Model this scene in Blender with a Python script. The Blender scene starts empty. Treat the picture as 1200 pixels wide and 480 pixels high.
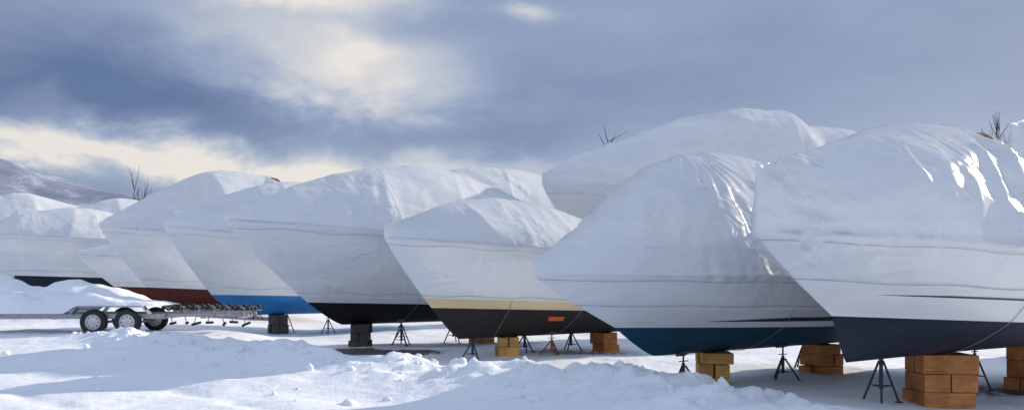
import bpy, bmesh, math, random
import numpy as np
from mathutils import Vector, Matrix, noise
random.seed(7); rng=np.random.default_rng(7)
scn=bpy.context.scene
scn.view_settings.view_transform='Standard'; scn.view_settings.look='None'; scn.view_settings.exposure=0
R=math.radians
# ---------------------------------------------------------------- helpers
def hsh(a,b,s): 
    v=np.sin(a*127.1+b*311.7+s*74.7)*43758.5453
    return v-np.floor(v)
def vn(x,y,s=0):
    xi=np.floor(x); yi=np.floor(y); fx=x-xi; fy=y-yi
    fx=fx*fx*fx*(fx*(fx*6-15)+10); fy=fy*fy*fy*(fy*(fy*6-15)+10)
    a=hsh(xi,yi,s); b=hsh(xi+1,yi,s); c=hsh(xi,yi+1,s); d=hsh(xi+1,yi+1,s)
    return (a*(1-fx)+b*fx)*(1-fy)+(c*(1-fx)+d*fx)*fy-0.5
def fbm(x,y,s=0,o=4):
    r=0; a=1
    for i in range(o):
        r=r+a*vn(x,y,s+i*3.1); x,y=(x*1.6+y*1.2+3.3),(y*1.6-x*1.2+7.7); a*=.5
    return r
def ridged(x,y,s=0,o=3):
    r=0; a=1
    for i in range(o):
        r=r+a*(1-np.abs(vn(x,y,s+i*2.7))*4); x,y=(x*1.6+y*1.2+3.3),(y*1.6-x*1.2+7.7); a*=.5
    return r
def sst(a,b,x):
    t=np.clip((x-a)/(b-a),0,1); return t*t*(3-2*t)
def link(o,parent=None):
    scn.collection.objects.link(o)
    if parent: o.parent=parent
    return o
def empty(name,loc=(0,0,0),rz=0):
    e=bpy.data.objects.new(name,None); e.location=loc; e.rotation_euler=(0,0,rz); e.empty_display_size=.3
    return link(e)
def mesh_obj(name,verts,faces,mats,parent=None,smooth=True,fm=None):
    me=bpy.data.meshes.new(name); me.from_pydata([tuple(v) for v in verts],[],[tuple(f) for f in faces])
    for m in mats: me.materials.append(m)
    if fm is not None: me.polygons.foreach_set('material_index',np.array(fm,dtype=np.int32))
    me.polygons.foreach_set('use_smooth',[smooth]*len(me.polygons)); me.update()
    return link(bpy.data.objects.new(name,me),parent)
def bm_obj(name,bm,mats,parent=None,smooth=False):
    me=bpy.data.meshes.new(name); bm.to_mesh(me); bm.free()
    for m in mats: me.materials.append(m)
    me.polygons.foreach_set('use_smooth',[smooth]*len(me.polygons))
    return link(bpy.data.objects.new(name,me),parent)
def bm_box(bm,c,size,rot=None,bev=.01,mi=0):
    t=bmesh.new(); bmesh.ops.create_cube(t,size=1)
    bmesh.ops.scale(t,vec=size,verts=t.verts)
    if bev: bmesh.ops.bevel(t,geom=list(t.edges),offset=bev,segments=2,affect='EDGES',profile=.6)
    M=Matrix.Translation(c)@(rot.to_4x4() if rot is not None else Matrix.Identity(4))
    bmesh.ops.transform(t,matrix=M,verts=t.verts)
    for f in t.faces: f.material_index=mi
    m=bpy.data.meshes.new('t'); t.to_mesh(m); t.free(); bm.from_mesh(m); bpy.data.meshes.remove(m)
def bm_tube(bm,a,b,r,r2=None,seg=10,mi=0):
    a=Vector(a); b=Vector(b); d=b-a
    if d.length<1e-5: return
    q=d.to_track_quat('Z','Y').to_matrix(); r2=r if r2 is None else r2
    A_=[];B_=[]
    for k in range(seg):
        c=Vector((math.cos(k/seg*2*math.pi),math.sin(k/seg*2*math.pi),0)); o=q@c
        A_.append(bm.verts.new(a+o*r)); B_.append(bm.verts.new(b+o*r2))
    for k in range(seg):
        f=bm.faces.new((A_[k],A_[(k+1)%seg],B_[(k+1)%seg],B_[k])); f.material_index=mi
    f=bm.faces.new(A_[::-1]); f.material_index=mi; f=bm.faces.new(B_); f.material_index=mi
# ---------------------------------------------------------------- materials
def newmat(name):
    m=bpy.data.materials.new(name); m.use_nodes=True; nt=m.node_tree
    return m,nt,nt.nodes['Principled BSDF']
def N(nt,t,**k):
    n=nt.nodes.new(t)
    for a,b in k.items(): setattr(n,a,b)
    return n
def noise_n(nt,vec,scale,detail=4,rough=.55,dist=0,typ=None):
    n=N(nt,'ShaderNodeTexNoise')
    if typ: n.noise_type=typ
    n.inputs['Scale'].default_value=scale; n.inputs['Detail'].default_value=detail
    n.inputs['Roughness'].default_value=rough; n.inputs['Distortion'].default_value=dist
    if vec is not None: nt.links.new(vec,n.inputs['Vector'])
    return n.outputs['Fac']
def ramp(nt,fac,stops):
    r=N(nt,'ShaderNodeValToRGB'); e=r.color_ramp.elements
    while len(e)<len(stops): e.new(.5)
    for i,(p,c) in enumerate(stops): e[i].position=p; e[i].color=(*c,1)
    nt.links.new(fac,r.inputs['Fac']); return r.outputs['Color']
def mapping(nt,vec,scale=(1,1,1),rot=(0,0,0)):
    m=N(nt,'ShaderNodeMapping'); m.inputs['Scale'].default_value=scale; m.inputs['Rotation'].default_value=rot
    nt.links.new(vec,m.inputs['Vector']); return m.outputs['Vector']
def bump(nt,h,strength,dist,prev=None):
    b=N(nt,'ShaderNodeBump'); b.inputs['Strength'].default_value=strength; b.inputs['Distance'].default_value=dist
    nt.links.new(h,b.inputs['Height'])
    if prev is not None: nt.links.new(prev,b.inputs['Normal'])
    return b.outputs['Normal']
def mth(nt,op,a,b=None,c=None):
    n=N(nt,'ShaderNodeMath',operation=op)
    for i,v in enumerate((a,b,c)):
        if v is None: continue
        if isinstance(v,(int,float)): n.inputs[i].default_value=v
        else: nt.links.new(v,n.inputs[i])
    return n.outputs[0]
def simple(name,c1,c2,scale=6,rough=.6,metal=0,bs=.3,bd=.01,stretch=(1,1,1),spec=.5):
    m,nt,p=newmat(name); tc=N(nt,'ShaderNodeTexCoord').outputs['Object']
    v=mapping(nt,tc,stretch); f=noise_n(nt,v,scale,6,.6)
    nt.links.new(ramp(nt,f,[(.3,c1),(.7,c2)]),p.inputs['Base Color'])
    p.inputs['Roughness'].default_value=rough; p.inputs['Metallic'].default_value=metal; p.inputs['Specular IOR Level'].default_value=spec
    nt.links.new(bump(nt,noise_n(nt,v,scale*4,5),bs,bd),p.inputs['Normal'])
    return m
def wrap_mat():
    m,nt,p=newmat('shrink_wrap_film'); tc=N(nt,'ShaderNodeTexCoord').outputs['Object']
    oi=N(nt,'ShaderNodeObjectInfo').outputs['Random']
    ad=N(nt,'ShaderNodeVectorMath',operation='ADD'); cm=N(nt,'ShaderNodeCombineXYZ')
    mu=mth(nt,'MULTIPLY',oi,57.0); nt.links.new(mu,cm.inputs[0]); nt.links.new(mu,cm.inputs[2])
    nt.links.new(tc,ad.inputs[0]); nt.links.new(cm.outputs[0],ad.inputs[1]); v=ad.outputs[0]
    cr=N(nt,'ShaderNodeAttribute',attribute_name='crumple').outputs['Fac']
    f=noise_n(nt,mapping(nt,v,(.5,.5,1.6)),.9,6,.58,.6)
    col=ramp(nt,f,[(.25,(.70,.73,.77)),(.5,(.80,.82,.84)),(.75,(.87,.88,.88))])
    # faint scuffs and trapped dirt on the film
    sc=noise_n(nt,mapping(nt,v,(1,2,5),(0,R(14),0)),3.2,7,.7,.8)
    scm=ramp(nt,sc,[(.57,(0,0,0)),(.72,(1,1,1))])
    mxs=N(nt,'ShaderNodeMix',data_type='RGBA'); nt.links.new(mth(nt,'MULTIPLY',scm,.38),mxs.inputs[0]); nt.links.new(col,mxs.inputs[6]); mxs.inputs[7].default_value=(.50,.52,.56,1)
    # welded overlaps between film panels
    sx=N(nt,'ShaderNodeSeparateXYZ'); nt.links.new(v,sx.inputs[0])
    xx=mth(nt,'ADD',sx.outputs[0],mth(nt,'MULTIPLY',noise_n(nt,v,1.2,3),.16))
    pm=mth(nt,'ABSOLUTE',mth(nt,'SUBTRACT',mth(nt,'MODULO',mth(nt,'ADD',mth(nt,'ADD',xx,mth(nt,'MULTIPLY',sx.outputs[2],.12)),200.0),3.3),1.17))
    seam=ramp(nt,pm,[(.022,(1,1,1)),(.036,(0,0,0))])
    mx0=N(nt,'ShaderNodeMix',data_type='RGBA'); nt.links.new(mth(nt,'MULTIPLY',seam,.4),mx0.inputs[0]); nt.links.new(mxs.outputs[2],mx0.inputs[6]); mx0.inputs[7].default_value=(.90,.90,.89,1)
    nt.links.new(mx0.outputs[2],p.inputs['Base Color'])
    rr=N(nt,'ShaderNodeMapRange'); nt.links.new(noise_n(nt,v,1.4,5,.6),rr.inputs[0]); rr.inputs[1].default_value=.3; rr.inputs[2].default_value=.7; rr.inputs[3].default_value=.13; rr.inputs[4].default_value=.30
    nt.links.new(rr.outputs[0],p.inputs['Roughness'])
    p.inputs['Specular IOR Level'].default_value=.8
    n0=bump(nt,seam,.45,.012)
    n1=bump(nt,noise_n(nt,mapping(nt,v,(.7,1,1.3)),1.1,2,.4,1.2),.4,.10,n0)
    r1=noise_n(nt,mapping(nt,v,(.55,1.4,3.6),(0,R(30),0)),.85,3,.5,.5,'RIDGED_MULTIFRACTAL')
    r2=noise_n(nt,mapping(nt,v,(4.0,1.4,.6),(0,R(-16),0)),.8,3,.5,.6,'RIDGED_MULTIFRACTAL')
    r3=noise_n(nt,mapping(nt,v,(1.2,1.4,1.8),(0,R(20),0)),2.1,4,.55,1.0,'RIDGED_MULTIFRACTAL')
    msk=ramp(nt,noise_n(nt,v,.55,3,.5),[(.38,(.08,.08,.08)),(.60,(1,1,1))])
    msk2=ramp(nt,noise_n(nt,mapping(nt,v,(1,1,1),(1,0,2)),.6,3,.5),[(.40,(.08,.08,.08)),(.62,(1,1,1))])
    k=mth(nt,'ADD',cr,.5)
    n2=bump(nt,mth(nt,'MULTIPLY',mth(nt,'MULTIPLY',r1,msk),k),.55,.055,n1)
    n3=bump(nt,mth(nt,'MULTIPLY',mth(nt,'MULTIPLY',r2,msk2),k),.50,.055,n2)
    n35=bump(nt,mth(nt,'MULTIPLY',r3,cr),.55,.055,n3)
    n4=bump(nt,noise_n(nt,v,14,4,.6,1),.18,.008,n35)
    nt.links.new(n4,p.inputs['Normal'])
    tr=N(nt,'ShaderNodeBsdfTranslucent'); tr.inputs['Color'].default_value=(.88,.88,.86,1)
    nt.links.new(n3,tr.inputs['Normal'])
    mx=N(nt,'ShaderNodeMixShader'); mx.inputs[0].default_value=.20
    out=nt.nodes['Material Output']
    nt.links.new(p.outputs[0],mx.inputs[1]); nt.links.new(tr.outputs[0],mx.inputs[2]); nt.links.new(mx.outputs[0],out.inputs['Surface'])
    return m
WRAP=wrap_mat()
def paint(name,c,rough=.35,var=.6,spec=.5):
    c2=tuple(x*var for x in c); return simple(name,c2,c,2.2,rough,0,.15,.01,(.5,1,2),spec)
GEL=paint('white_gelcoat',(.76,.76,.76),.25,.88)
GELCREAM=paint('yellowed_gelcoat',(.70,.57,.33),.35,.8)
NAVY=paint('navy_antifouling',(.009,.017,.036),.55,.6,.25)
TEAL=paint('teal_antifouling',(.010,.065,.115),.55,.6,.25)
BLACK=paint('black_antifouling',(.012,.012,.016),.6,.6,.25)
BROWNB=paint('dark_brown_antifouling',(.030,.023,.021),.6,.6,.25)
REDB=paint('red_brown_antifouling',(.12,.028,.018),.6,.6,.25)
BLUE=paint('bright_blue_gelcoat',(.02,.20,.50),.3)
STRIPE=paint('navy_stripe',(.012,.014,.045),.3)
ORANGE=paint('orange_tag',(.75,.13,.02),.5,.8)
STRAPM=simple('strap_webbing',(.20,.21,.23),(.34,.35,.37),20,.7)
CORD=simple('belly_band_cord',(.36,.37,.39),(.50,.51,.53),20,.7)
DARKM=simple('tear_and_fold_shade',(.06,.06,.06),(.20,.18,.16),8,.8)  # open tears, and shadow in the film folds painted as dark grey
BROWNT=simple('exposed_canvas',(.07,.045,.03),(.20,.13,.08),8,.8)
STEEL=simple('galvanised_steel',(.28,.29,.30),(.42,.43,.45),9,.45,.7)
STANDB=simple('stand_blue_paint',(.02,.035,.06),(.04,.07,.12),12,.6,.1)
STANDO=simple('stand_rust_paint',(.25,.06,.02),(.40,.11,.03),12,.6)
PADM=simple('stand_pad_plywood',(.08,.055,.04),(.18,.12,.075),12,.8)
RUBBER=simple('tyre_rubber',(.015,.015,.016),(.03,.03,.03),15,.8)
WHITEP=simple('white_wheel_paint',(.6,.6,.6),(.75,.75,.76),15,.4)
DARKBLK=simple('weathered_keel_block',(.04,.035,.03),(.10,.085,.07),7,.9,0,.8,.02)
def wood(name,a,b,c):
    m,nt,p=newmat(name); tc=N(nt,'ShaderNodeTexCoord').outputs['Object']
    v=mapping(nt,tc,(1.2,14,14)); f=noise_n(nt,v,1.6,6,.65,1.2)
    g=noise_n(nt,tc,2.5,5)
    col=ramp(nt,f,[(.25,a),(.5,b),(.75,c)])
    mx=N(nt,'ShaderNodeMix',data_type='RGBA',blend_type='MULTIPLY'); mx.inputs[0].default_value=.8
    nt.links.new(col,mx.inputs[6]); nt.links.new(ramp(nt,g,[(.35,(.5,.44,.40)),(.62,(1,1,1))]),mx.inputs[7])
    nt.links.new(mx.outputs[2],p.inputs['Base Color']); p.inputs['Roughness'].default_value=.75
    nt.links.new(bump(nt,f,.7,.012),p.inputs['Normal']); return m
WOODY=wood('yellow_pine',(.50,.24,.05),(.72,.40,.10),(.80,.50,.17))
WOODO=wood('orange_timber',(.38,.13,.035),(.60,.23,.06),(.68,.31,.10))
def snow_mat(name,withgravel=False):
    m,nt,p=newmat(name); geo=N(nt,'ShaderNodeNewGeometry').outputs['Position']
    f=noise_n(nt,geo,.6,6,.6)
    col=ramp(nt,f,[(.3,(.80,.83,.88)),(.7,(.88,.90,.93))])
    if withgravel:
        at=N(nt,'ShaderNodeAttribute',attribute_name='gravel').outputs['Fac']
        gn=noise_n(nt,geo,5,6,.7)
        mk=ramp(nt,mth(nt,'ADD',at,mth(nt,'MULTIPLY',gn,.8)),[(.78,(0,0,0)),(.92,(1,1,1))])
        gc=ramp(nt,noise_n(nt,geo,30,5,.7),[(.3,(.05,.042,.035)),(.7,(.17,.14,.115))])
        mx=N(nt,'ShaderNodeMix',data_type='RGBA'); nt.links.new(mk,mx.inputs[0]); nt.links.new(col,mx.inputs[6]); nt.links.new(gc,mx.inputs[7]); col=mx.outputs[2]
    nt.links.new(col,p.inputs['Base Color']); p.inputs['Roughness'].default_value=.65
    p.inputs['Specular IOR Level'].default_value=.3
    n1=bump(nt,noise_n(nt,geo,2.2,5,.6),.45,.08)
    n2=bump(nt,noise_n(nt,geo,9,5,.65),.5,.03,n1)
    n3=bump(nt,noise_n(nt,geo,60,3,.6),.5,.006,n2)
    nt.links.new(n3,p.inputs['Normal']); return m
SNOWG=snow_mat('ground_snow',True); SNOW=snow_mat('snow')
# ---------------------------------------------------------------- ground
P0=(-9.5,20.0); DR=(.785,-.619); NR=(.619,.785)
def gh(x,y,fine=True):
    x=np.asarray(x,float); y=np.asarray(y,float)
    z=.10*fbm(x*.25,y*.25,1,3)
    z=z+.36*sst(-6,-12,x)*sst(16,22,y)*(1-sst(60,120,y))
    dd=(x-P0[0])*NR[0]+(y-P0[1])*NR[1]; al=(x-P0[0])*DR[0]+(y-P0[1])*DR[1]
    dd=dd+1.0*fbm(al*.25,al*0+.5,5,2)
    env=sst(-6,2,al)*(1-sst(15.5,19,al))
    h=.25+.34*fbm(x*.6,y*.6,9,2)
    prof=np.exp(-(dd/1.05)**2)+.35*np.exp(-((dd+2.4)/1.0)**2)*(.5+vn(x*.5,y*.5,3)*2)
    z=z+np.clip(h,0.02,1)*prof*env
    lm=np.clip(np.exp(-(dd/1.1)**2)*env*(.5+2.2*np.clip(vn(x*.35,y*.35,61)+.1,0,.5)),0,1)
    z=z+np.abs(fbm(x*1.9,y*1.9,12,4))*.22*lm+.09*sst(.05,.4,fbm(x*3.1,y*3.1,62,2))*lm
    z=z+1.2*np.exp(-((x+16.2)/4.2)**4-((y-27.5)/1.5)**2)*(1+.5*fbm(x*.8,y*.8,21,3))
    for c in (-3.4,-5.2,-7.0):
        z=z-.05*np.exp(-((dd-c+.2*fbm(al*.3,al*0,31,2))/.2)**2)*(.6+vn(al*1.5,dd,2))*(1-sst(20,30,np.abs(al)))
    z=z+.045*fbm(x*1.0,y*1.0,15,4)*(1-sst(40,80,np.abs(x)+np.abs(y)))
    z=z+.014*fbm(x*5,y*5,17,2)*(1-sst(14,30,y))
    tz=np.exp(-((x+12.2)/5.2)**6-((y-22.2)/1.9)**4)
    z=z*(1-tz)+(.33+.04*fbm(x*1.3,y*1.3,15,3))*tz
    return z*(1-sst(150,400,np.hypot(x,y)))
def axis_coords(lo,hi,fine_lo,fine_hi,step,g=1.18):
    a=list(np.arange(fine_lo,fine_hi,step)); s=step; v=a[-1]
    while v<hi: s*=g; v+=s; a.append(v)
    s=step; v=a[0]; b=[]
    while v>lo: s*=g; v-=s; b.append(v)
    return np.array(b[::-1]+a)
xs=axis_coords(-3000,3000,-17,13,.07); ys=axis_coords(-3000,3000,6,26,.07)
X,Y=np.meshgrid(xs,ys); Z=gh(X,Y)
nv=X.size; ny,nx=X.shape
idx=np.arange(nv).reshape(ny,nx)
F=np.stack([idx[:-1,:-1],idx[:-1,1:],idx[1:,1:],idx[1:,:-1]],-1).reshape(-1,4)
me=bpy.data.meshes.new('snow_ground'); me.vertices.add(nv); me.vertices.foreach_set('co',np.stack([X,Y,Z],-1).ravel())
me.loops.add(F.size); me.loops.foreach_set('vertex_index',F.ravel().astype(np.int32))
me.polygons.add(len(F)); me.polygons.foreach_set('loop_start',np.arange(0,F.size,4,dtype=np.int32))
me.update(calc_edges=True); me.polygons.foreach_set('use_smooth',[True]*len(F))
gr=1.0*np.exp(-((X+3.6)/1.9)**2-((Y-19.0)/.9)**2)+.5*np.exp(-((X-1.5)/2.5)**2-((Y-19.4)/.7)**2)+.6*np.exp(-((X-8.4)/2.4)**2-((Y-12.8)/.9)**2)
a=me.attributes.new('gravel','FLOAT','POINT'); a.data.foreach_set('value',gr.ravel().astype(np.float32))
me.materials.append(SNOWG); link(bpy.data.objects.new('snow_ground',me))
# clods of ploughed snow
bm=bmesh.new(); bmesh.ops.create_icosphere(bm,subdivisions=2,radius=1); bm.verts.ensure_lookup_table()
iv=[v.co.copy() for v in bm.verts]; ifc=[[v.index for v in f.verts] for f in bm.faces]; bm.free()
cv=[];cf=[]
for i in range(260):
    al=random.uniform(-2,16); dd=random.gauss(-.1,.5) if i<230 else random.uniform(-4,1.5)
    x=P0[0]+DR[0]*al+NR[0]*dd; y=P0[1]+DR[1]*al+NR[1]*dd
    r=min(.11,.02+random.expovariate(1/.024)); z=float(gh(x,y))
    M=Matrix.Translation((x,y,z+r*.05))@Matrix.Rotation(random.random()*6,4,(random.random(),random.random(),1))@Matrix.Diagonal((r*random.uniform(.9,1.6),r,r*random.uniform(.6,.9),1))
    o=Vector((i*3.1,0,0)); b0=len(cv)
    for v in iv: cv.append(M@(v*(1+.45*noise.noise(v*1.3+o))))
    cf+= [[q+b0 for q in f] for f in ifc]
mesh_obj('snow_clods',cv,cf,[SNOW])
# ---------------------------------------------------------------- boats
BOATS=[]
def boat(bow,ang,L,B,zk,zwb,zwa,zsb,zsa,ridge,bottom,side=None,stemK=2.2,stemW=1.5,ca=1.5,cb=1.35,hem=.35,
         seed=0,stripe=None,tears=(),pleat=None,straps=(.3,.5),rough=.75,bowfull=2.0,NS=150,sharp=.35,tag=None,bowc=0,sagA=.07,crum=.3,tearmat=None):
    e=empty('shrink_wrapped_boat',(bow[0],bow[1],0),ang)
    rs=np.array([r[0] for r in ridge]); rz=np.array([r[1] for r in ridge])
    def f_s(t): 
        u=np.clip(t/.5,0,1); return (1-(1-u)**bowfull)**.8*(1-.12*sst(.5,1,t))
    def f_w(t):
        u=np.clip(t/.6,0,1); return (1-(1-u)**1.7)**1.15*(1-.06*sst(.6,1,t))
    def rid(t):
        s=t*L; z=np.interp(s,rs,rz)
        for k in (sharp,sharp*2): z=z+np.interp(s-k,rs,rz)+np.interp(s+k,rs,rz)
        return z/5
    Bw=B*.86
    def low(t,w):
        off=stemK+(stemW-stemK)*w; return off+t*(L*.97-off), Bw*f_w(t)*w**.75, zk+((zwb+(zwa-zwb)*t)-zk)*w**1.25
    def sid(t,w):
        off=stemW*(1-w)**1.15; zs=zsb+(zsa-zsb)*(1-(1-t)**2); zw=zwb+(zwa-zwb)*t
        y0=Bw*f_w(t); y1=B*f_s(t)
        return off+t*(L*(.97+.03*w)-off), y0+(y1-y0)*w**.9, zw+(zs-zw)*w
    def cov(t,w):
        zs=zsb+(zsa-zsb)*(1-(1-t)**2); th=w*math.pi/2
        zr=rid(t)
        return t*L+0*w, B*f_s(t)*np.abs(np.cos(th))**ca, zs+(zr-zs)*np.sin(th)**cb
    ts=(np.linspace(0,1,NS))**1.25
    rows=[]
    for w in np.linspace(0,1,9): rows.append((0,w))
    for w in np.linspace(0,1,15)[1:]: rows.append((1,w))
    for w in np.linspace(0,1,41)[1:]: rows.append((2,w))
    nr=len(rows)
    def half(sg):
        out=[]
        for k,w in rows:
            x,y,z=(low,sid,cov)[k](ts,w)
            if k==1 and w>=hem: y=y+.012*sst(0,.05,ts)
            if k==2 and w<.99: y=y+.012*sst(0,.05,ts)*(1-w)
            if (k==1 and w>.97): y=y+.045*sst(0,.03,ts)
            out.append(np.stack([x,sg*y,z+0*x],-1))
        return np.array(out)
    H1=half(-1); H2=half(1)[1:-1][::-1]
    G=np.concatenate([H1,H2],0); nR=G.shape[0]
    rk=rows+rows[1:-1][::-1]
    K=np.array([k for k,_ in rk]); W=np.array([w for _,w in rk])
    side_sign=np.array([-1]*nr+[1]*(nR-nr))
    idm=np.arange(nR*NS).reshape(nR,NS); nxt=np.roll(idm,-1,0)
    Fq=np.stack([idm[:,:-1],idm[:,1:],nxt[:,1:],nxt[:,:-1]],-1).reshape(-1,4)
    n=np.cross(np.gradient(G,axis=1), np.roll(G,-1,0)-np.roll(G,1,0)); ln=np.linalg.norm(n,axis=-1,keepdims=True); n=n/np.maximum(ln,1e-6)
    s=G[...,0]; zz=G[...,2]; yy=G[...,1]*0+side_sign[:,None]*np.abs(G[...,1])
    sg=np.sign(np.sum(n*np.stack([0*s,yy,np.where(K[:,None]==2,1.0,-.2)+0*s],-1),-1)); sg[sg==0]=1; n=n*sg[...,None]
    wv=W[:,None]; kk=K[:,None]
    so=side_sign[:,None]*13.7+seed*5.3
    wob=sst(0.0,.04,ts)[None,:]
    ph=.25*np.sin(seed*2.1)
    frame=np.abs(np.sin(np.pi*(s/2.1+ph+.12*np.sin(zz*1.3+seed))))**.5
    sag=-sagA*frame*np.sin(np.pi*np.clip(wv,0,1))**.8
    cm_=sst(-.05,.3,fbm(s*.5+so,zz*.7,seed+50,2))
    cre=(.022*ridged(s*.8+so+zz*.9,zz*1.5-s*.5,seed+30,1)+.016*ridged(s*2.1+so-zz*1.0,zz*1.2+s*.4,seed+33,2))*(.25+cm_)
    d=np.where(kk==2, sag+rough*(.10*fbm(s*.55+so,zz*.7,seed,1)+.028*fbm(s*1.8+so,zz*2.2+s*.8,seed+4,2)+cre),0)
    d=d+np.where((kk==1)&(wv>=hem), rough*(.03*fbm(s*.9+so,zz*1.6,seed+1,2)+.012*fbm(s*3+so+zz*2.5,zz*1.5,seed+6,2)+.5*cre),0)
    gat=.013*max(rough,.8)*np.sin(s*17+3*vn(s*1.5,s*0,seed)*4)*np.clip(vn(s*.8+so,s*0,seed+2)*2+.2,0,1)*1.7
    d=d+np.where(kk==2,gat*np.exp(-wv/.12),0)+np.where((kk==1)&(wv>=hem),gat*np.exp(-(1-wv)/.2),0)
    near_sheer=np.where(kk==2,wv,np.where(kk==1,1-wv,2.0))
    cratt=crum*(.35+1.3*cm_)+.5*crum*np.exp(-(near_sheer/.25)**2)
    if bowc:
        m=np.exp(-(s/.8)**2)*sst(0,.1,s)
        d=d+np.where((kk==2)|((kk==1)&(wv>.5)),bowc*m*(.09*fbm(s*3+so,zz*3,seed+40,3)+.045*ridged(s*3+zz,zz*4,seed+41,2)),0)
        cratt=cratt+.8*m
    if pleat:
        ps,pz,pr=pleat; ds=s-ps; dz=zz-pz; an=np.arctan2(ds,-(dz)+.25); rr=np.hypot(ds,dz)
        d=d+np.where(kk==2,.020*np.sin(an*24)*np.exp(-(rr/pr)**2)*sst(.05,.2,rr),0)
    for (ta,tb) in [t_[:2] for t_ in tears]:
        m=sst(ta-.4,ta+.3,s)*(1-sst(tb-.2,tb+.6,s)); cratt=cratt+.6*m
        d=d+np.where(kk==2,m*(.20*fbm(s*1.6+so,zz*1.6,seed+20,3)+.09*ridged(s*1.8+zz*1.8,zz*1.8,seed+24,2)),0)
    G2=G+n*(d*wob)[...,None]
    verts=G2.reshape(-1,3)
    mats=[WRAP,bottom,side or GEL,tearmat or DARKM]
    fm=np.zeros((nR,NS-1),int)
    for j in range(nR):
        a_,b_=rk[j],rk[(j+1)%nR]; hi=max(a_,b_)
        if hi[0]==0: fm[j]=1
        elif hi[0]==1 and hi[1]<=hem+1e-6: fm[j]=2
    for t_ in tears:
        for q4 in range(2,len(t_),4):
            ta,tb,wa,wb=t_[q4:q4+4]
            for j in range(nR):
                if K[j]==2 and (side_sign[j]==-1):
                    sc=s[j,:-1]; q=np.exp(-((sc-(ta+tb)/2-(.5-W[j])*.6)/((tb-ta)/2))**2-((W[j]-(wa+wb)/2)/((wb-wa)/2))**2)+.6*fbm(sc*3,sc*0+W[j]*9,seed+3,3)
                    fm[j][q>.70]=3
    faces=Fq.tolist(); fml=fm.reshape(-1).tolist()
    faces.append(idm[:,NS-1].tolist()[::-1]); fml.append(0)
    o=mesh_obj('hull_and_cover',verts,faces,mats,e,True,fml)
    at=o.data.attributes.new('crumple','FLOAT','POINT'); at.data.foreach_set('value',np.clip(cratt,0,1.3).astype(np.float32).ravel())
    bm=bmesh.new(); bm.from_mesh(o.data); bmesh.ops.remove_doubles(bm,verts=bm.verts,dist=.0008); bmesh.ops.recalc_face_normals(bm,faces=bm.faces)
    bm.to_mesh(o.data); bm.free()
    def band(nm,fn,w0,w1,ta,tb,mt,off,sides=(-1,1),taper=18):
        for sgn in sides:
            tt=np.linspace(ta,tb,60); vs=[];fs=[]
            for i,t in enumerate(tt):
                tap=min(1,(i+1)/taper)
                for w in (w0,w0+(w1-w0)*tap):
                    x,y,z=fn(t,w); vs.append((float(x),sgn*(float(y)+off),float(z)))
            for i in range(59): fs.append((2*i,2*i+1,2*i+3,2*i+2))
            mesh_obj(nm,vs,fs,[mt],e)
    if stripe: band('hull_stripe',sid,*stripe[:4],stripe[4],.008+(.014 if stripe[0]>=hem else 0))
    if tag: band('orange_tag',low,*tag,ORANGE,.02,(-1,),1)
    for i,t in enumerate(straps):
        cu=bpy.data.curves.new('strap','CURVE'); cu.dimensions='3D'; cu.bevel_depth=.004; cu.materials.append(STRAPM)
        pts=[]; x0=t*L
        for sgn in (-1,1):
            seq=[]
            for w in np.linspace(hem,0,6):
                off=stemW*(1-w)**1.15; tt=max(0,(x0-off)/(L*(.97+.03*w)-off)); x,y,z=sid(tt,w); seq.append((float(x),sgn*(float(y)+.02),float(z)))
            for w in np.linspace(.92,0,10):
                off=stemK+(stemW-stemK)*w; tt=max(0,(x0-off)/(L*.97-off)); x,y,z=low(tt,w); seq.append((float(x),sgn*(float(y)+.012),float(z)-.012))
            pts.append(seq)
        P=pts[0]+pts[1][::-1][1:]
        sp=cu.splines.new('POLY'); sp.points.add(len(P)-1)
        for q,pp in zip(sp.points,P): q.co=(*pp,1)
        link(bpy.data.objects.new('strap_%d'%(i+1),cu),e)
    for nm,wb,of in (('belly_band',hem+.03,.03),('rail_band',.9,.045)):
        cu=bpy.data.curves.new(nm,'CURVE'); cu.dimensions='3D'; cu.bevel_depth=.005 if nm=='belly_band' else .004; cu.materials.append(CORD)
        P=[]
        for sgn,seq in ((-1,np.linspace(.98,.0,60)),(1,np.linspace(0,.98,60))):
            for t in seq: x,y,z=sid(t,wb+.012*math.sin(t*30+seed)); P.append((float(x)-(.02 if t<.01 else 0),sgn*(float(y)+of*min(1,.3+t*8)),float(z)))
        sp=cu.splines.new('POLY'); sp.points.add(len(P)-1)
        for q,pp in zip(sp.points,P): q.co=(*pp,1)
        link(bpy.data.objects.new(nm,cu),e)
    ca_,sa_=math.cos(ang),math.sin(ang)
    def world(lx,ly): return bow[0]+lx*ca_-ly*sa_, bow[1]+lx*sa_+ly*ca_
    tg,wg=np.meshgrid(np.linspace(0,1,80),np.linspace(0,1,24)); LX,LY,LZ=low(tg,wg)
    def under(lx,ly):
        return float(LZ.ravel()[np.argmin((LX-lx)**2+(LY-abs(ly))**2)])
    b=dict(e=e,world=world,under=under,ang=ang,L=L,B=B,zk=zk); BOATS.append(b); return b
A=R(34.8)
G_=boat((2.76,9.1),A,8.8,1.45,.69,1.28,.98,2.26,2.05,[(0,3.0),(.69,3.14),(1.7,3.52),(2.69,3.80),(3.4,3.9),(4.2,3.84),(5.2,3.62),(6.6,3.3),(8.8,2.9)],NAVY,
   stemK=1.75,stemW=1.45,ca=1.25,cb=1.05,hem=.42,seed=1,stripe=(.30,.325,.10,.55,STRIPE),tears=[(4.0,8.2,3.95,4.45,.4,.85,4.5,4.95,.1,.45)],straps=(.45,),rough=1.15,bowfull=2.4,NS=240,bowc=1.1,crum=.9)  # tears also colours the shaded folds of the loose film dark
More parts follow.
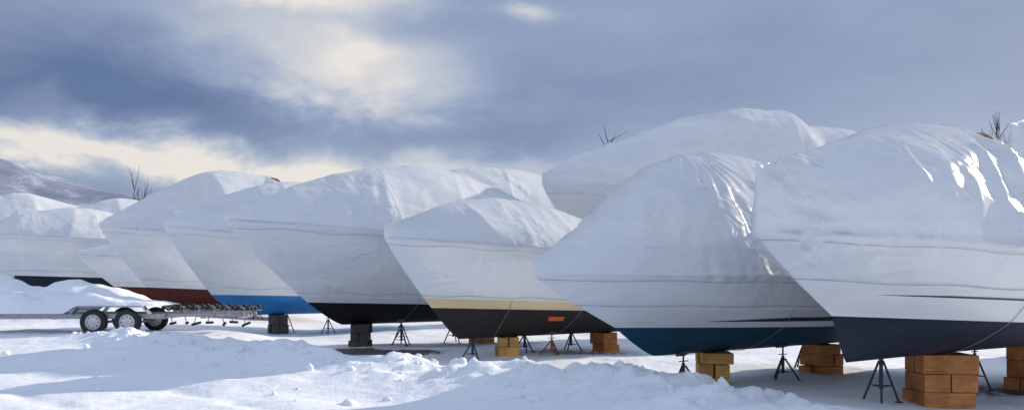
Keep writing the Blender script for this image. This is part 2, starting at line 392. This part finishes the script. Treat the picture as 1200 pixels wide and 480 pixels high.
F_=boat((.3,11.1),A,8.4,1.32,.56,1.02,.94,1.80,1.75,[(0,1.83),(.52,2.25),(1.2,2.8),(1.83,3.28),(2.75,3.80),(3.5,3.92),(4.72,3.8),(6.5,3.4),(8.4,2.9)],TEAL,
   stemK=2.3,stemW=1.5,ca=1.2,cb=1.1,hem=.40,seed=2,stripe=(.12,.20,.22,.98,STRIPE),pleat=(3.0,3.75,.6),straps=(.5,),rough=.95,NS=240,crum=.65)
E_=boat((-2.62,16.45),A,6.9,1.35,.46,1.15,1.0,2.62,2.35,[(0,2.75),(.99,3.27),(2.27,3.56),(3.67,3.53),(4.94,3.28),(6.9,2.9)],BROWNB,side=GELCREAM,
   stemK=1.8,stemW=1.1,hem=.15,seed=3,straps=(.38,.62),tag=(.66,.80,.43,.50),crum=.45)
D_=boat((-6.64,18.5),A,8.9,1.6,.63,1.2,1.05,3.15,2.8,[(0,3.25),(1.36,3.9),(2.88,4.44),(5.05,4.85),(6.4,4.68),(8.56,4.0),(8.9,3.8)],BLACK,
   stemK=2.9,stemW=2.0,hem=.1,seed=4,straps=(.5,),crum=.45)
C_=boat((-10.4,24),A,8.2,1.5,.65,1.15,1.05,3.35,3.0,[(0,3.45),(1.43,4.25),(2.77,4.8),(4.5,5.0),(6,4.6),(8.2,3.8)],BLUE,side=BLUE,
   stemK=2.4,stemW=1.5,hem=.14,seed=5,straps=())
B_=boat((-14.9,29),A,8.4,1.6,.7,1.5,1.2,3.7,3.4,[(0,3.8),(1.86,5.05),(3.35,5.8),(4.3,6.05),(6.7,5.95),(7.2,4.6),(8.4,4.0)],REDB,
   stemK=2.4,stemW=1.6,hem=.1,seed=6,tears=[(6.2,7.2,6.2,7.1,.4,1.2)],straps=(),sharp=.1,tearmat=BROWNT)
H_=boat((.9,24),R(14),11.4,2.1,.8,1.8,1.5,4.6,4.2,[(0,4.9),(.92,5.45),(2.86,6.2),(4.57,6.85),(6.6,7.2),(8.4,7.22),(8.8,6.80),(10.9,6.65),(11.4,5.2)],NAVY,
   stemK=3,stemW=2,ca=1.3,cb=1.15,hem=.1,seed=7,straps=(),sharp=.1,crum=.4,NS=200)
I_=boat((-4.3,29),A,9,1.6,.7,1.5,1.3,4.2,4.0,[(0,4.5),(1.5,5.6),(3,6.1),(5,6.2),(7,6.0),(9,5.0)],NAVY,hem=.1,seed=8,straps=())
boat((-19,35),A,7,1.3,.7,1.5,1.3,2.9,2.7,[(0,3.0),(1.5,3.5),(4,3.7),(7,3.2)],REDB,hem=.1,seed=9,straps=(),NS=90)
boat((-24.2,36.2),A,8.5,1.55,.8,2.0,1.8,3.9,3.7,[(0,4.0),(1.5,4.8),(4,5.3),(8.5,4.6)],NAVY,hem=.1,seed=10,straps=(),NS=90)
boat((-31,43),A,9,1.7,.8,2.0,1.8,4.6,4.3,[(0,4.8),(1.5,6.0),(4,6.8),(9,5.6)],NAVY,hem=.1,seed=11,straps=(),NS=90)
boat((-25,42),A,9,1.6,.8,2.0,1.8,4.0,4.3,[(0,4.2),(1.5,5.5),(4,6.4),(9,5.6)],BLACK,hem=.1,seed=12,straps=(),NS=90)
boat((9.68,15.6),A,8,1.5,.7,1.4,1.2,2.9,2.8,[(0,4.75),(.6,4.92),(1.0,4.8),(1.4,4.4),(4,4.1),(8,3.6)],NAVY,hem=.1,seed=13,straps=(),NS=90,cb=.7,bowfull=3,sharp=.1)
# ---------------------------------------------------------------- supports
def timber_stack(x,y,rz,w,dp,top,mat,name='timber_block_stack',lay=3):
    z0=float(gh(x,y))-.06; bm=bmesh.new()
    hs=[random.uniform(.85,1.2) for _ in range(lay)]; tot=sum(hs); zc=z0
    for k in range(lay):
        h=(top-z0)*hs[k]/tot; z=zc+h/2; zc+=h
        jw=random.uniform(-.05,.05)
        for i in range(2):
            if k%2==0: c=(jw+random.uniform(-.04,.04),(i-.5)*dp*.52,z); sz=(w*random.uniform(.90,1.08),dp*.49,h-.008); rot=Matrix.Rotation(random.uniform(-.07,.07),3,'Z')
            else: c=((i-.5)*w*.5+jw,random.uniform(-.03,.03),z); sz=(dp*random.uniform(.95,1.08),w*.45,h-.008); rot=Matrix.Rotation(R(90)+random.uniform(-.05,.05),3,'Z')
            bm_box(bm,c,sz,rot,.008)
    o=bm_obj(name,bm,[mat]); o.location=(x,y,0); o.rotation_euler=(0,0,rz); return o
def keel_block(b,lx,w,dp,mat,lay=3,name='timber_block_stack',rz=None):
    x,y=b['world'](lx,0); timber_stack(x,y,b['ang'] if rz is None else rz,w,dp,b['under'](lx,0)+.0,mat,name,lay)
def jack(b,lx,ly,mat,mat2=None):
    zt=b['under'](lx,ly)+.02; x,y=b['world'](lx,ly); g=float(gh(x,y))-.03; h=zt-g
    bm=bmesh.new(); hub=h*.62
    for k in range(3):
        a=k*2.094+.4+lx; r=.27; ft=(r*math.cos(a),r*math.sin(a),.02)
        bm_tube(bm,ft,(.03*math.cos(a),.03*math.sin(a),hub),.016)
        bm_box(bm,Vector(ft),(.08,.08,.02),None,.004)
        a2=a+2.094; bm_tube(bm,(ft[0]*.55,ft[1]*.55,hub*.42),(r*.55*math.cos(a2),r*.55*math.sin(a2),hub*.42),.008)
    bm_tube(bm,(0,0,hub*.35),(0,0,hub+.04),.028)
    bm_tube(bm,(0,0,hub),(0,0,h-.03),.015)
    bm_tube(bm,(-.10,0,hub+.07),(.10,0,hub+.07),.008)
    sl=math.atan2(b['under'](lx,abs(ly)+.15)-b['under'](lx,max(0,abs(ly)-.15)),.3)*(1 if ly>0 else -1)
    bm_box(bm,Vector((0,0,h-.03)),(.20,.16,.03),Matrix.Rotation(sl,3,'X'),.006,mi=1)
    o=bm_obj('boat_jack_stand',bm,[mat,mat2 or PADM]); o.location=(x,y,g); o.rotation_euler=(0,0,b['ang'])
keel_block(G_,4.05,.78,.58,WOODO,3,rz=R(-4)); keel_block(G_,6.9,.7,.5,WOODO,3)
keel_block(F_,3.6,.50,.55,WOODY,3,rz=R(-6)); keel_block(F_,6.6,.55,.5,WOODO,3)
keel_block(E_,3.07,.48,.42,WOODY,2,rz=R(5)); keel_block(E_,6.0,.5,.5,WOODO,2)
keel_block(D_,3.4,.5,.5,DARKBLK,3,'keel_support_block',rz=R(5)); 
keel_block(D_,7,.5,.5,WOODO,3); keel_block(C_,3.5,.5,.5,DARKBLK,2,'keel_support_block'); keel_block(B_,3.5,.6,.5,WOODO,2)
for b in BOATS[6:]:
    keel_block(b,3.6,.6,.5,WOODO,2); keel_block(b,b['L']-1.5,.6,.5,WOODO,2)
for b,l in ((G_,[(3.3,.45),(6.3,.6),(7.6,-.7)]),(F_,[(2.9,-.05),(5.0,-.35),(6.9,.6)]),
            (E_,[(2.2,.1),(4.1,-.3),(3.9,.5),(5.4,.6)]),(D_,[(4.4,-.3),(4.9,.7),(6.6,.8)]),(C_,[(5,-.4),(4,.7)]),(B_,[(5.5,-.5)])):
    for i,(lx,ly) in enumerate(l): jack(b,lx,ly,STANDO if (b is E_ and i==1) else STANDB)
# ---------------------------------------------------------------- trailer
def trailer():
    tx,ty=-11.05,22.3
    e=empty('boat_trailer',(tx,ty,float(gh(tx,ty-.9))-.03),R(3)); bm=bmesh.new()
    for sy in (-.85,.85):
        bm_box(bm,(-2.4,sy,.48),(8.2,.07,.13),None,.01)
        bm_box(bm,(2.6,sy*.62,.5),(2.4,.06,.10),Matrix.Rotation(-.12*sy,3,'Z'),.01)
    for xx in (-5,-3.2,-1.2,.4,1.6,2.6,3.6): bm_box(bm,(xx,0,.44),(.08,1.7 if xx<2 else 1.2,.08),None,.01)
    for xx in (-.1,.78): bm_tube(bm,(xx,-.95,.3),(xx,.95,.3),.035)
    for sy in (-.95,.95):
        bm_box(bm,(.34,sy,.74),(1.75,.24,.03),None,.01) 
        bm_box(bm,(-.60,sy,.63),(.24,.24,.03),Matrix.Rotation(R(-50),3,'Y'),.01); bm_box(bm,(1.28,sy,.63),(.24,.24,.03),Matrix.Rotation(R(50),3,'Y'),.01)
    bm_obj('frame',bm,[STEEL],e)
    for i,(wx,sy) in enumerate(((-.1,-.95),(.78,-.95),(-.1,.95),(.78,.95))):
        bm=bmesh.new()
        prof=[(.21,-.08),(.24,-.10),(.30,-.10),(.335,-.075),(.345,0),(.335,.075),(.30,.10),(.24,.10),(.21,.08)]
        vs=[];S=36
        for k in range(S):
            a=k/S*2*math.pi
            for r,yy in prof: vs.append(bm.verts.new((r*math.cos(a),yy,r*math.sin(a))))
        n=len(prof)
        for k in range(S):
            for j in range(n-1): bm.faces.new((vs[k*n+j],vs[k*n+j+1],vs[((k+1)%S)*n+j+1],vs[((k+1)%S)*n+j]))
        bm_tube(bm,(0,-.075,0),(0,.05,0),.22,seg=32,mi=1); bm_tube(bm,(0,-.105,0),(0,.06,0),.055,seg=16,mi=1)
        for k in range(8):
            a=k*math.pi/4; bm_tube(bm,(.14*math.cos(a),-.077,.14*math.sin(a)),(.14*math.cos(a),.05,.14*math.sin(a)),.018,seg=8,mi=0)
        o=bm_obj('wheel_%d'%(i+1),bm,[RUBBER,WHITEP],e,True); o.location=(wx,sy,.33)
    bm=bmesh.new()
    for xx in (1.7,2.1,2.5,2.9,3.3,3.7):
        for sy in (-.55,-.2,.2,.55):
            zz=.66-.03*abs(xx-2.5)+.12*abs(sy)
            bm_tube(bm,(xx,sy,.46),(xx,sy,zz),.018)
            bm_tube(bm,(xx-.12,sy,zz),(xx+.12,sy,zz),.016)
            for q in (-.12,.12): bm_tube(bm,(xx+q,sy-.07,zz),(xx+q,sy+.07,zz),.055,seg=14,mi=1)
    bm_tube(bm,(1.6,-.55,.56),(3.9,-.55,.60),.022); bm_tube(bm,(1.6,.55,.56),(3.9,.55,.60),.022)
    for k in range(7):
        xx=1.8+k*.33; bm_tube(bm,(xx,-.6,.5),(xx+.1*math.sin(k*2),-.62,.24+.08*math.sin(k*3)),.014); bm_tube(bm,(xx+.1*math.sin(k*2)-.05,-.62,.26+.08*math.sin(k*3)),(xx+.12,-.62,.3),.035,seg=10,mi=1)
    bm_obj('rollers',bm,[STEEL,RUBBER],e)
    vs=[];fs=[];nx_,ny_=120,24
    for i in range(nx_):
        for j in range(ny_):
            x=-6.4+i*(7.9/(nx_-1)); y=-.97+j*(1.94/(ny_-1)); ed=min(1,min(i,nx_-1-i)/9)*min(1,min(j,ny_-1-j)/4)
            h=.55+math.sqrt(max(ed,0))*(.40+.40*float(fbm(np.array(x*.8),np.array(y*1.2),44,4)))*(1 if x<-.6 else max(.3,1-(x+.6)*.6))
            k=min(1,max(0,(x+.9)*3)); vs.append((x,y+.04*noise.noise(Vector((x*3,y,0))),h+.21*k))
    for i in range(nx_-1):
        for j in range(ny_-1): fs.append((i*ny_+j,(i+1)*ny_+j,(i+1)*ny_+j+1,i*ny_+j+1))
    mesh_obj('snow_load',vs,fs,[SNOW],e)
trailer()
# ---------------------------------------------------------------- hills
xs2=np.linspace(-1500,1500,260); ys2=np.linspace(480,1100,60); HX,HY=np.meshgrid(xs2,ys2)
rg=np.interp(HX,[-1500,-700,-470,-400,-340,-250,0,600,1500],[150,118,104,92,82,70,55,40,60])*np.sin(np.clip((HY-480)/(760-480),0,1)*math.pi/2)*(1-.3*sst(760,1100,HY))
HZ=rg*(1+.25*fbm(HX*.008,HY*.008,51,5))-1
idx=np.arange(HX.size).reshape(HX.shape)
mH,nt,p=newmat('snowy_forest_hill_haze_tint'); geo=N(nt,'ShaderNodeNewGeometry').outputs['Position']
f=noise_n(nt,mapping(nt,geo,(1,1,.7)),.035,8,.72)
nt.links.new(ramp(nt,f,[(.40,(.16,.19,.27)),(.54,(.24,.27,.34)),(.66,(.5,.54,.62))]),p.inputs['Base Color']); p.inputs['Roughness'].default_value=.95  # distance haze painted as a bluish tint over forest and snow
mesh_obj('hills',np.stack([HX,HY,HZ],-1).reshape(-1,3),np.stack([idx[:-1,:-1],idx[:-1,1:],idx[1:,1:],idx[1:,:-1]],-1).reshape(-1,4).tolist(),[mH])
# ---------------------------------------------------------------- bare trees
BARK=simple('bare_bark',(.035,.028,.024),(.08,.065,.055),10,.9)
def tree(x,y,h,spread,seed,dep0=3,thick=.014):
    rr=random.Random(seed); bm=bmesh.new()
    def br(p,d,l,r,dep):
        q=p
        for k in range(3):
            d=(d+Vector((rr.uniform(-.12,.12),rr.uniform(-.12,.12),rr.uniform(-.02,.08)))).normalized()
            n=q+d*l/3; bm_tube(bm,q,n,r*(1-k*.2),r*(1-(k+1)*.2),seg=5); q=n
            if dep>0 and (k>0 or dep<3):
                for _ in range(2):
                    a=rr.uniform(0,6.28); dd=(d+Vector((math.cos(a),math.sin(a),rr.uniform(-.1,.3)))*spread).normalized(); br(q,dd,l*rr.uniform(.4,.62),r*.5,dep-1)
        if dep>0: br(q,d,l*.6,r*.5,dep-1)
    br(Vector((0,0,-.3)),Vector((0,0,1)),h*.62,h*thick,dep0)
    o=bm_obj('bare_tree',bm,[BARK],smooth=True)
    zt=max(v.co.z for v in o.data.vertices); o.scale=(1,1,h/zt); o.location=(x,y,0)
tree(-33.3,70,12,.5,21,2,.010); tree(34.3,60,14.4,.4,5); tree(7.6,60,13.2,1.7,9,3,.02)
# ---------------------------------------------------------------- light
SUN_AZ=54.5; SUN_EL=21
d=Vector((math.sin(R(SUN_AZ))*math.cos(R(SUN_EL)),math.cos(R(SUN_AZ))*math.cos(R(SUN_EL)),math.sin(R(SUN_EL))))
sl=bpy.data.lights.new('sun','SUN'); sl.energy=5.0; sl.angle=R(.7); sl.color=(1,.88,.73)
so=link(bpy.data.objects.new('sun',sl)); so.rotation_euler=d.to_track_quat('Z','Y').to_euler(); so.location=(20,20,30)
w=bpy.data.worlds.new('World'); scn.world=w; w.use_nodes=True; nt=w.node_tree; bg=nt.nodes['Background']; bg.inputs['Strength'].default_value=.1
sky=N(nt,'ShaderNodeTexSky',sky_type='NISHITA'); sky.sun_disc=False; sky.sun_elevation=R(SUN_EL); sky.sun_rotation=R(SUN_AZ)
tc=N(nt,'ShaderNodeTexCoord').outputs['Generated']
sep=N(nt,'ShaderNodeSeparateXYZ'); nt.links.new(tc,sep.inputs[0])
def M_(op,a,b=None,c=None): return mth(nt,op,a,b,c)
az=M_('ARCTAN2',sep.outputs[0],sep.outputs[1]); el=M_('ARCSINE',sep.outputs[2])
vs=mapping(nt,tc,(1,1,2.0))
n1=noise_n(nt,vs,2.6,5,.5,.2); n2=noise_n(nt,mapping(nt,vs,(1,1,1),(0,0,1.3)),5.5,9,.56,.3); n3=noise_n(nt,mapping(nt,vs,(1,1,1.6),(0,0,2.2)),2.6,6,.5)
azd=M_('ADD',az,M_('MULTIPLY',M_('SUBTRACT',n1,.5),.35)); eld=M_('ADD',el,M_('MULTIPLY',M_('SUBTRACT',n2,.5),.15))
def blob(u,v,ru,rv,amp):
    a0=math.atan((u-600)/942); e0=math.atan((330-v)/942*math.cos(a0)); ra=ru/942; re=rv/942
    q=M_('ADD',M_('POWER',M_('ABSOLUTE',M_('DIVIDE',M_('SUBTRACT',azd,a0),ra)),2.0),M_('POWER',M_('ABSOLUTE',M_('DIVIDE',M_('SUBTRACT',eld,e0),re)),2.0))
    return M_('MULTIPLY',M_('EXPONENT',M_('MULTIPLY',q,-1)),amp)
bright=None
for bb in [(400,62,130,50,.42),(430,45,40,22,.25),(60,185,300,20,.62),(300,182,190,24,.45),(380,-12,150,16,.45),(657,8,26,18,.35),(20,118,26,14,.20),(450,105,90,40,.22),(250,20,140,30,.14),(420,215,260,22,.25),(900,210,500,90,.10)]:
    o_=blob(*bb); bright=o_ if bright is None else M_('ADD',bright,o_)
dark=M_('ADD',blob(130,112,260,34,.44),blob(60,40,200,26,.05)); dark=M_('ADD',dark,blob(520,160,150,30,.18)); dark=M_('ADD',dark,blob(1000,60,300,60,.03))
tex=M_('MULTIPLY',M_('SUBTRACT',n2,.5),.8); tex2=M_('MULTIPLY',M_('SUBTRACT',n3,.5),.45)
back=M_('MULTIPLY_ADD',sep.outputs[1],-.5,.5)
tot=M_('ADD',M_('SUBTRACT',bright,dark),M_('ADD',M_('MULTIPLY',tex,M_('ADD',bright,.15)),tex2)); tot=M_('ADD',tot,.39)
cc=N(nt,'ShaderNodeValToRGB'); e=cc.color_ramp.elements
stops=[(0,(.12,.18,.34)),(.28,(.20,.26,.43)),(.5,(.33,.40,.56)),(.75,(.58,.61,.68)),(1,(.87,.82,.76))]
while len(e)<len(stops): e.new(.5)
for i,(p_,c_) in enumerate(stops): e[i].position=p_; e[i].color=(*c_,1)
nt.links.new(tot,cc.inputs[0])
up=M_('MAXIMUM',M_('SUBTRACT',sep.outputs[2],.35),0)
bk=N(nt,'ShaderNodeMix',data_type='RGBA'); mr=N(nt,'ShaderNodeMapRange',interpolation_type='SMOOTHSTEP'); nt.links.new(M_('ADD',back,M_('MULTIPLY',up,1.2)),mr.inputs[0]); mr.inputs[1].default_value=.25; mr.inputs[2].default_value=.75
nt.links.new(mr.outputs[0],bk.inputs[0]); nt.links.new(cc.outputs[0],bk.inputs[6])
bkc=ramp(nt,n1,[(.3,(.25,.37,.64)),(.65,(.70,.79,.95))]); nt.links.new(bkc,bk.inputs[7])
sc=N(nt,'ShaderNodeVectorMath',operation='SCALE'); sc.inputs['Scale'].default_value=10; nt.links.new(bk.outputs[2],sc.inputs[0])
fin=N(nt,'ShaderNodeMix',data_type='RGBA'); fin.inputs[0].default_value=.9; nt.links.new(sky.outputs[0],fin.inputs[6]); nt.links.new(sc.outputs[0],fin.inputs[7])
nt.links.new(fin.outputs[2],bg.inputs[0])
# ---------------------------------------------------------------- camera
cam=bpy.data.cameras.new('camera'); cam.sensor_width=36; cam.lens=36*942/1200; cam.shift_y=.075; cam.clip_end=6000
co=link(bpy.data.objects.new('camera',cam)); co.location=(0,0,1.7); co.rotation_euler=(R(90),0,0); scn.camera=co
